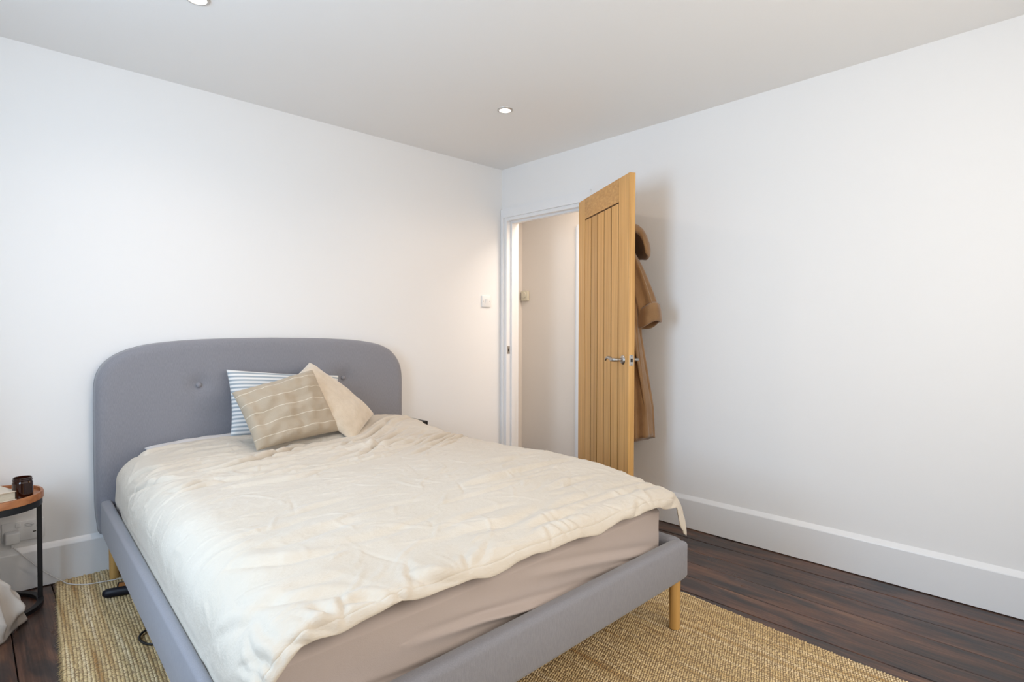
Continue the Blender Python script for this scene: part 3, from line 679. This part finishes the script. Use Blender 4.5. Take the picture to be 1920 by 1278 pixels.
# ------------------------------------------------------------------ duvet
def duvet_top(x,y):
    z=0.578+0*x
    z=z+.045*gauss(x,y,-1.30,-.22,.36,.24)+.030*gauss(x,y,-2.18,-.26,.40,.20)
    z=z-.018*gauss(x,y,-1.02,-.92,.22,.33)-.012*gauss(x,y,-1.75,-.62,.5,.12)
    z=z+.022*gauss(x,y,-1.75,-1.45,.45,.50)
    z=z-.030*sstep(-1.72,-2.20,y)-.022*gauss(x,y,-1.0,-2.2,.20,.28)
    return z
def duvet_base(nu,nv):
    """unrolled cloth (u across from the left hem, v from the head hem) laid over the mattress"""
    rl,rr,rf=.130,.105,.060
    ul,ur=.125,.022           # straight hang below the rounded edges
    W0=1.485
    U=np.linspace(0,ul+rl*1.5708+(W0-rl-rr)+rr*1.4+ur,nu)[:,None]+np.zeros((1,nv))
    Vm=2.02-rf+rf*1.15; V=np.r_[np.linspace(0,Vm-.10,nv-90),np.linspace(Vm-.10,Vm,91)[1:]][None,:]+np.zeros((nu,1))
    s=np.clip((U-.3)/1.4,0,1)
    y0=-.205+.105*sstep(.45,.85,s)-.05*sstep(.12,.0,s)                 # head hem lies nearer the headboard on the right
    yf=-2.203+.022*s                               # foot face
    Vend=2.02-rf
    flat=np.clip(V/Vend,0,1)
    a=np.clip((V-Vend)/rf,0,1.5708)
    hang=np.clip(V-Vend-rf*1.5708,0,None)
    Y=y0+(yf+rf-y0)*flat-rf*np.sin(a)
    dF=rf*(1-np.cos(a))+hang
    xl=-2.553+.0445*Y; xr=-.965+.022*Y
    b1=ul; b2=ul+rl*1.5708; b3=b2+(W0-rl-rr); b4=b3+rr*1.5708
    dL=np.where(U<b1,rl+(b1-U),np.where(U<b2,rl*(1-np.sin(np.clip((U-b1)/rl,0,1.5708))),0))
    pm=1.4
    ph=np.clip((U-b3)/rr,0,pm); ex=np.clip(U-b3-pm*rr,0,None)
    gk=1-.50*sstep(.45,.0,Vm-V)
    ph=ph*gk; pm=pm*gk
    dR=rr*(1-np.cos(ph))+ex*np.sin(pm); oR=rr*np.sin(ph)+ex*np.cos(pm)
    X=np.where(U<b1,xl,np.where(U<b2,xl+rl*(1-np.cos(np.clip((U-b1)/rl,0,1.5708))),
      np.where(U<b3,xl+rl+(xr-rr-xl-rl)*(U-b2)/(b3-b2),
      xr-rr+oR)))
    # hitched-up notch in the left hem
    nt=np.exp(-((Y+1.06)/.05)**2)*.015
    dL=dL-nt*sstep(b1+.08,b1-.02,U)
    # left hem shorter near the head
    k=sstep(-.55,-.2,Y); dL=dL*(1-.25*k)
    head=.05*(1-np.sqrt(np.clip(1-((.06-np.clip(V,0,.06))/.06)**2,0,1)))
    wob=.012*np.sin(U*9.+.6)*np.sin(U*23.)-.014*sstep(.68,1.,s)+.012*sstep(.35,.1,s)
    Z=duvet_top(X,Y)-dL-dR-dF*(1+2.2*sstep(.05,.45,ph))-head+wob*np.clip(a/1.2,0,1)**1.5
    return X,Y,Z,U,V
FOLDS=[
 ([(0.396,0.596),(0.469,0.629),(0.526,0.621),(0.606,0.588),(0.708,0.502),(0.83,0.383),(0.928,0.337)],0.02,0.016),
 ([(0.256,0.008),(0.294,0.082),(0.364,0.074),(0.462,0.128)],0.007,0.018),
 ([(0.186,0.276),(0.235,0.296),(0.291,0.345),(0.361,0.35)],0.009,0.016),
 ([(0.165,0.358),(0.217,0.489),(0.266,0.58),(0.322,0.633),(0.399,0.642)],0.008,0.016),
 ([(0.263,0.749),(0.301,0.81),(0.382,0.781),(0.448,0.827),(0.508,0.839)],0.007,0.016),
 ([(0.501,0.72),(0.561,0.749),(0.627,0.761),(0.75,0.728)],0.006,0.02),
 ([(0.911,0.609),(1.065,0.457),(1.209,0.399),(1.363,0.304),(1.471,0.206)],0.01,0.014),
 ([(0.897,0.86),(1.051,0.728),(1.275,0.531),(1.503,0.362)],0.009,0.016),
 ([(1.282,0.308),(1.426,0.239),(1.57,0.169)],0.008,0.014),
 ([(0.788,0.831),(0.953,0.736),(1.086,0.699),(1.237,0.74),(1.447,0.642)],0.007,0.02),
 ([(1.093,1.004),(1.258,0.913),(1.499,0.74)],0.006,0.018),
 ([(0.242,1.579),(0.298,1.662),(0.35,1.703),(0.41,1.727),(0.48,1.736)],0.006,0.02),
 ([(0.301,1.555),(0.382,1.604),(0.462,1.6),(0.54,1.588),(0.603,1.596)],0.006,0.03),
 ([(0.207,1.748),(0.294,1.867),(0.364,1.913),(0.434,1.946)],0.006,0.02),
 ([(0.382,1.971),(0.427,1.979),(0.466,2.016)],0.014,0.016),
 ([(0.547,1.945),(0.571,1.99),(0.624,2.017),(0.669,2.023)],0.014,0.018),
 ([(0.487,2.003),(0.501,2.029)],0.014,0.012),
 ([(0.291,1.999),(0.326,2.01),(0.347,2.029)],0.014,0.014),
 ([(0.249,1.997),(0.284,2.023),(0.305,2.029)],0.012,0.014),
 ([(0.207,1.939),(0.214,1.987),(0.214,2.012)],0.012,0.014),
 ([(0.119,1.707),(0.21,1.826),(0.266,1.896)],0.006,0.02),
 ([(0.918,1.955),(0.998,1.932),(1.104,1.943),(1.184,1.968)],0.008,0.018),
 ([(1.251,2.029),(1.324,2.029),(1.391,1.981)],0.012,0.012),
 ([(1.489,2.029),(1.549,2.02),(1.72,1.976)],0.016,0.013),
 ([(0.666,1.839),(0.781,1.847),(0.9,1.871),(1.065,1.859)],0.005,0.03),
 ([(0.704,2.003),(0.746,1.982),(0.806,1.929)],0.006,0.014),
]
nu, nv = 460, 600
X, Y, Z, Uu, Vv = duvet_base(nu, nv)
P0 = np.stack([X, Y, Z], -1)
def normals(P):
    du = np.gradient(P, axis=0); dv = np.gradient(P, axis=1); n_ = np.cross(du, dv); n_ /= np.linalg.norm(n_, axis=-1)[..., None]+1e-9
    return -n_
Nn = normals(P0)
if Nn[nu//2, nv//2, 2] < 0: Nn = -Nn
top = sstep(.02, .12, Uu)*sstep(Uu.max()-.02, Uu.max()-.14, Uu)
wu = Uu+.09*fbm(Uu*2.2, Vv*2.2, 31, 2); wv = Vv+.07*fbm(Uu*2, Vv*2, 37, 2)
al = wu*math.cos(.10)+wv*math.sin(.10); ac = -wu*math.sin(.10)+wv*math.cos(.10)
D = .008*fbm(al*1.8, ac*4.0, 41, 3)                                             # long soft rolls across the bed
headk = sstep(1.0, .40, Vv)*sstep(-.1, .15, Vv); footk = sstep(1.62, 1.96, Vv)
fe0 = Vv.max()-Vv
def crease(x, y, seed):                                                          # narrow sharp ridges with wide flat valleys
    return np.clip(1-np.abs(perlin(x, y, seed))*3.2, 0, 1)**1.6
mask1 = sstep(-.15, .35, fbm(Uu*2.1, Vv*2.1, 47, 2)); mask2 = sstep(-.2, .3, fbm(Uu*2.6, Vv*2.6, 48, 2))
D += .0042*crease(al*1.7, ac*8.5, 51)*(.25+.75*mask1)*(.35+1.1*headk)             # drag lines
D += .0028*crease(al*3.4+.3, ac*17, 53)*mask2*(.35+1.1*headk)
D += .0018*crease(wu*6.5+ac*2, wv*7.5, 61)*(.25+.75*mask2)+.0012*crease(wu*21+wv*6, wv*24, 65)*mask1
D += .0007*fbm(wu*30, wv*34, 71, 2)
lk = .45+.55*sstep(.95, .45, Uu)                                                   # the left half of the hem is the crumpled one
D += footk*lk*(.005*fbm(wu*6.0, wv*3.0, 81, 2)+.0040*crease(wu*6.5+1-wv*2.5, wv*3, 83))*sstep(0, .05, fe0+.02)
sidek = sstep(.36, .14, Uu); D += sidek*.004*fbm(wu*4, wv*6.0, 91, 2)
WU = Uu+.006*perlin(Uu*14, Vv*14, 5)+.010*perlin(Uu*4, Vv*4, 7); WV = Vv+.006*perlin(Uu*14, Vv*14, 6)+.010*perlin(Uu*4, Vv*4, 8)
def fold(L_, a_, w_, kind):
    pts = np.array(smooth_path([(x, y, 0) for x, y in L_], 4*len(L_))[:, :2]); m_ = 4.5*w_+.01
    ii = np.where((Uu[:, 0] > pts[:, 0].min()-m_) & (Uu[:, 0] < pts[:, 0].max()+m_))[0]; jj = np.where((Vv[0] > pts[:, 1].min()-m_) & (Vv[0] < pts[:, 1].max()+m_))[0]
    if not len(ii) or not len(jj): return
    sl = np.s_[ii[0]:ii[-1]+1, jj[0]:jj[-1]+1]
    d_, s_, t_ = seg_dist(WU[sl], WV[sl], pts.tolist())
    tp = np.sin(math.pi*np.clip(t_, .02, .98))**.8; w2 = w_*(.6+.4*tp)
    if kind == 'ridge': D[sl] += a_*tp*np.exp(-(d_/w2)**2)
    else: D[sl] += a_*tp*(-.9*np.exp(-(d_/w2)**2)+.7*np.exp(-((d_-1.7*w2)/(1.2*w2))**2)*np.where(s_ > 0, 1., .35))
for k_, (L_, a_, w_) in enumerate(FOLDS): fold(L_, *((a_*1.7, w_*.9) if k_ < 14 else (a_*.85, w_*.85)), 'valley')
rf_ = np.random.RandomState(21)
for k_ in range(30):                                                              # folds fanning out of the head corner
    u0 = rf_.uniform(.12, .95); v0 = .22+rf_.uniform(0, .75); ln_ = rf_.uniform(.25, .65); sl_ = rf_.uniform(-.10, .22)-.25*(u0 > 1.0)
    fold([(u0, v0), (u0+ln_*.35, v0+sl_*ln_*.5+rf_.uniform(-.015, .015)), (u0+ln_*.7, v0+sl_*ln_*.6), (u0+ln_, v0+sl_*ln_*.3-.03)], rf_.uniform(.006, .0125), rf_.uniform(.011, .020), 'valley')
for k_ in range(16):                                                              # towards the pillow on the right
    u0 = rf_.uniform(.95, 1.35); v0 = rf_.uniform(.35, .95); ln_ = rf_.uniform(.2, .45)
    fold([(u0, v0), (u0+ln_*.5, v0-ln_*.30), (u0+ln_, v0-ln_*.66)], rf_.uniform(.006, .0115), rf_.uniform(.010, .018), 'valley')
for k_ in range(22):                                                              # rolls lying along the foot
    u0 = rf_.uniform(.1, 1.35); v0 = rf_.uniform(1.25, 1.93); ln_ = rf_.uniform(.2, .5)
    fold([(u0, v0), (u0+ln_*.5, v0+rf_.uniform(-.02, .03)), (u0+ln_, v0+rf_.uniform(-.03, .03))], rf_.uniform(.004, .009), rf_.uniform(.012, .022), 'valley')
for k_ in range(420):                                                             # short sharp crumples all over
    u0, v0 = rf_.uniform(.08, 1.72), rf_.uniform(.2, 1.97); a0_ = rf_.choice([rf_.normal(.1, .3), rf_.uniform(-1.6, 1.6)]); ln_ = rf_.uniform(.05, .22); b0_ = a0_+rf_.uniform(-.6, .6)
    p1 = (u0+math.cos(a0_)*ln_*.5, v0+math.sin(a0_)*ln_*.5)
    fold([(u0, v0), p1, (p1[0]+math.cos(b0_)*ln_*.5, p1[1]+math.sin(b0_)*ln_*.5)], rf_.uniform(.0014, .0034)*rf_.choice([1, 1, -1]), rf_.uniform(.0055, .009), 'ridge')
for k_ in range(17):                                                              # pleats running up from the hem
    u0 = .12+1.5*rf_.rand()**1.7; v0 = 2.02; ln_ = rf_.uniform(.06, .16); dx_ = rf_.uniform(-.07, .09)
    fold([(u0, v0), (u0+dx_*.5, v0-ln_*.5), (u0+dx_, v0-ln_)], rf_.uniform(.004, .008), rf_.uniform(.008, .013), 'valley')
# hem: a flat stitched band along the foot and the sides
fe = Vv.max()-Vv; D *= .55+.45*sstep(.0, .05, fe); D -= .0020*np.exp(-((fe-.026)/.0028)**2); D += .0030*np.exp(-fe/.03)*fbm(Uu*22, Vv*9, 99, 2)
P1 = P0+Nn*D[..., None]
# wavy hem line
hw = np.exp(-fe/.05)*(.010*perlin(Uu*6, Uu*0+2.2, 13)+.005*perlin(Uu*17, Uu*0+1.2, 15)); P1[..., 2] += hw; P1[..., 1] += np.exp(-fe/.04)*.006*perlin(Uu*15, Uu*0+.7, 19)
# hem turns back in
lip = np.exp(-fe/.004); P1[..., 1] += lip*.003
le = Uu; P1[..., 0] += np.exp(-le/.03)*.010*perlin(Vv*7, Vv*0+3.3, 23); P1[..., 2] += np.exp(-le/.05)*.014*perlin(Vv*5, Vv*0+.3, 29)
P1[..., 2] = np.maximum(P1[..., 2], np.where((P1[..., 1] > -2.135) & (P1[..., 0] > -2.50) & (P1[..., 0] < -1.16), .500, .28))
inn = -2.555+.0482*(P1[..., 1]+.085)+.004                                       # stays inside the side rail
P1[..., 0] += (np.maximum(P1[..., 0], inn)-P1[..., 0])*sstep(.40, .365, P1[..., 2])
dv = grid('duvet', P1, M['duvet'])
tag(dv, 'rumpled cream linen duvet spread over the mattress', 'duvet')
sd = dv.modifiers.new('thick', 'SOLIDIFY'); sd.thickness = .004; sd.offset = -1; sd.use_rim = True

# ------------------------------------------------------------------ left bedside table and what stands on it
TX, TY, TR_, TZ = -2.985, -.187, .176, .478
bt = empty('bedside_table', (TX, TY, 0), 'round bedside table with wooden tray top and black metal frame', 'bedside table')
lathe('tray', [(.001, TZ-.012), (TR_-.012, TZ-.012), (TR_-.010, TZ), (TR_-.002, TZ), (TR_, TZ-.004), (TR_, TZ-.028), (TR_-.004, TZ-.030), (.001, TZ-.030)], (TX, TY, 0), M['acacia'], bt, 72)
def ring(name, r0, r1, z0, z1): return lathe(name, [(r0, z0), (r1, z0), (r1, z1), (r0, z1), (r0, z0)], (TX, TY, 0), M['black'], bt, 64, 30, caps=False)
ring('top_ring', TR_-.030, TR_-.004, TZ-.056, TZ-.030)
ring('base_ring', TR_-.026, TR_-.004, .001, .016)
for deg in (4, 94, 184, 277.5):
    a = math.radians(deg); cx_, cy_ = TX+(TR_-.014)*math.cos(a), TY+(TR_-.014)*math.sin(a)
    box('leg', (cx_-.0085, cy_-.0085, .014), (cx_+.0085, cy_+.0085, TZ-.032), M['black'], bt, .001, 1)
JX, JY, JZ = -2.880, -.252, TZ-.012
jar = empty('candle_jar', (JX, JY, JZ), 'dark amber glass candle jar on the wooden tray table', 'candle')
lathe('glass', [(.001, 0), (.030, 0), (.0335, .004), (.0335, .062), (.031, .068), (.031, .082), (.029, .083), (.0280, .082), (.0280, .066), (.0305, .060), (.0305, .008), (.001, .006)], (JX, JY, JZ), M['amber'], jar, 40, 22)
cyl('wax', (JX, JY), .0300, JZ+.0065, JZ+.034, M['wax'], jar, 32)
lathe('rim_thread', [(.0312, .070), (.0330, .0715), (.0330, .074), (.0312, .0755)], (JX, JY, JZ), M['amber'], jar, 40, caps=False)
bk = empty('book', (-2.98, -.25, TZ-.012), 'thick book with beige cover lying beside the amber candle jar', 'book')
bx8 = lambda x0, x1, y0, y1, z0, z1, a=.30, c=(-2.985, -.212): [(c[0]+x*math.cos(a)-y*math.sin(a), c[1]+x*math.sin(a)+y*math.cos(a), z) for x, y, z in box8((x0, y0, z0), (x1, y1, z1))]
z0 = TZ-.012
hexa('back_cover', bx8(-.06, .062, -.088, .088, z0, z0+.003), M['cover'], bk, .0008, 1)
hexa('pages', bx8(-.058, .058, -.084, .084, z0+.003, z0+.033), M['paper'], bk)
hexa('front_cover', bx8(-.06, .062, -.088, .088, z0+.033, z0+.036), M['cover'], bk, .0008, 1)

# double socket with a charger plugged in
sk = empty('wall_socket', (-2.865, 0, .262), 'white double wall socket above the skirting behind the bedside table', 'socket')
box('faceplate', (-2.938, -.009, .221), (-2.792, 0, .307), M['plastic'], sk, .003)
for xx in (-2.884,): box('switch', (xx-.009, -.0125, .283), (xx+.009, -.008, .300), M['plastic'], sk, .001, 1)
for xx, zz, w, h in ((-2.818, .278, .0035, .006), (-2.829, .254, .0055, .0022), (-2.808, .254, .0055, .0022)): box('pin_hole', (xx-w, -.0094, zz-h), (xx+w, -.0085, zz+h), M['dark'], sk)
for k in range(3): box('print_line', (-2.862, -.0093, .2915-.006*k), (-2.836+.006*(k % 2), -.0088, .2930-.006*k), M['print'], sk)
pg = empty('phone_charger', (-2.904, -.009, .25), 'white phone charger plugged into the socket with a trailing cable', 'charger')
box('plug_body', (-2.929, -.058, .224), (-2.880, -.009, .272), M['plastic'], pg, .006, 3)
box('connector', (-2.909, -.046, .207), (-2.899, -.036, .226), M['plastic'], pg, .002)
tag(tube('cable', smooth_path([(-2.904, -.041, .210), (-2.890, -.041, .190), (-2.857, -.038, .146), (-2.803, -.036, .076), (-2.745, -.046, .022), (-2.719, -.105, RZT+.003), (-2.667, -.162, RZT+.003), (-2.600, -.185, RZT+.003), (-2.538, -.198, RZT+.003), (-2.44, -.205, RZT+.003), (-2.30, -.26, RZT+.003)], 70), .0022, M['white_cable'], pg, 8), 'thin white cable')

# things half under the left side of the bed
st = empty('padded_bar', (-2.55, -.38, RZT), 'short dark navy padded bar poking out from under the bed', 'bar')
a0 = np.array([-2.632, -.372, RZT+.019]); a1 = np.array([-2.33, -.46, RZT+.019])
pth = np.array([a0+(a1-a0)*t for t in np.linspace(0, 1, 30)]); rr_ = np.full(30, .0185); rr_[:2] = (.012, .0175); rr_[-2:] = (.0175, .012)
tube('padding', pth, rr_, M['navy'], st, 16)
tube('end_cap', pth[:3]-np.array([.003, 0, 0]), rr_[:3]*.8, M['black'], st, 14)
ob = empty('orange_box', (-2.53, -.35, RZT), 'small orange box with a black edge under the side of the bed', 'box')
o8 = lambda x0, x1, y0, y1, z0, z1: [(-2.588+x*.97-y*-.24, -.378+x*-.24+y*.97, RZT+z) for x, y, z in box8((x0, y0, z0), (x1, y1, z1))]
hexa('carton', o8(.005, .16, 0, .075, 0, .022), M['orange'], ob, .001, 1)
hexa('end_flap', o8(0, .005, -.001, .081, 0, .026), M['black'], ob)
hexa('lid', o8(.005, .16, .0, .075, .022, .025), M['orange'], ob)
hexa('back_flap', o8(.005, .16, .075, .081, 0, .026), M['black'], ob)
tag(tube('black_cable_loop', smooth_path([(-2.45, -.78, RZT+.004), (-2.52, -.79, RZT+.004), (-2.562, -.808, RZT+.006), (-2.586, -.835, RZT+.007), (-2.594, -.868, RZT+.006), (-2.586, -.905, RZT+.005), (-2.566, -.932, RZT+.005), (-2.52, -.945, RZT+.004), (-2.45, -.94, RZT+.004)], 60), .0042, M['cable'], None, 8),
    'loop of black cable on the rug at the left side of the bed', 'cable')

# slim black stand on the far side of the bed: only its corner shows
bs = empty('bedside_stand', (-.915, -.11, 0), 'black bedside stand whose top corner shows past the duvet right of the headboard', 'bedside stand')
box('stand_top', (-.945, -.195, .526), (-.842, -.020, .552), M['black'], bs, .003)
for xx in (-.938, -.849):
    for yy_ in (-.188, -.030): box('leg', (xx-.007, yy_-.007, RZT if xx < -.72 and yy_ < -.022 else .0), (xx+.007, yy_+.007, .527), M['black'], bs)
box('shelf', (-.938, -.188, .20), (-.849, -.030, .212), M['black'], bs)

# ------------------------------------------------------------------ curtain at the left window, its foot spilling over the floor
nq, nr = 130, 190
Q = np.linspace(0, 1, nq)[:, None]; zc = np.r_[2.26-np.linspace(0, 1.66, 90), np.linspace(.60, 0, 101)[1:]][None, :]
hem = smooth_path([(-2.898, -.322, 0), (-2.882, -.362, 0), (-2.905, -.420, 0), (-2.937, -.474, 0), (-2.967, -.528, 0), (-3.05, -.62, 0), (-3.20, -.72, 0), (-3.40, -.80, 0)], nq)
top_ = smooth_path([(-3.640, -.40+.0, 0), (-3.600, -.47, 0), (-3.655, -.55, 0), (-3.600, -.63, 0), (-3.655, -.71, 0), (-3.600, -.79, 0), (-3.655, -.87, 0), (-3.610, -.95, 0)], nq)
zz = zc+0*Q
fl_ = .11*np.log1p(np.exp((1-zz/1.62)/.11)); fl_ = fl_*sstep(2.26, 1.9, zz)
Xd = top_[:, 0][:, None]*(1-fl_)+hem[:, 0][:, None]*fl_; Yd = top_[:, 1][:, None]*(1-fl_)+hem[:, 1][:, None]*fl_
low = np.clip(1-zz/.30, 0, 1); amp = .006+.006*low
pl = np.sin(Q*15+1.0*np.sin(zz*3))*amp*.6
for (qa, za, qb, zb, aa_, ww_) in ((.02, .14, .40, .03, .030, .030), (.12, .20, .30, .02, .026, .025), (.05, .06, .22, .05, .022, .020), (.30, .22, .55, .02, .03, .03), (.0, .17, .16, .16, .016, .02)):
    d_, s_, t_ = seg_dist(Q*.75+0*zz, zz+0*Q, [(qa*.75, za), (qb*.75, zb)]); pl = pl+aa_*1.05*np.exp(-(d_/(ww_*.7))**2)*np.clip(4*np.minimum(t_, 1-t_)+.2, 0, 1)
Xd = Xd+.8*pl*sstep(0, .06, Q); Yd = Yd-.6*pl*sstep(0, .06, Q)
zz = zz+.03*low*perlin(Q*9, zz*6, 3)*(1-low**6)+.006
cu = empty('curtain', (-3.4, -.6, 0), 'beige curtain spilling onto the floor at the lower left beside the bedside table', 'curtain')
dr = grid('curtain_panel', np.stack([Xd, Yd, np.maximum(zz, .004)], -1), M['drape'], cu)
s2 = dr.modifiers.new('thick', 'SOLIDIFY'); s2.thickness = .003; s2.offset = 0
tube('curtain_rod', [(-3.628, -.30, 2.28), (-3.628, -1.2, 2.28), (-3.628, -2.35, 2.28)], .012, M['black'], cu, 12)
for yy_ in (-.33, -2.32): box('bracket', (WX, yy_-.012, 2.262), (-3.620, yy_+.012, 2.298), M['black'], cu)
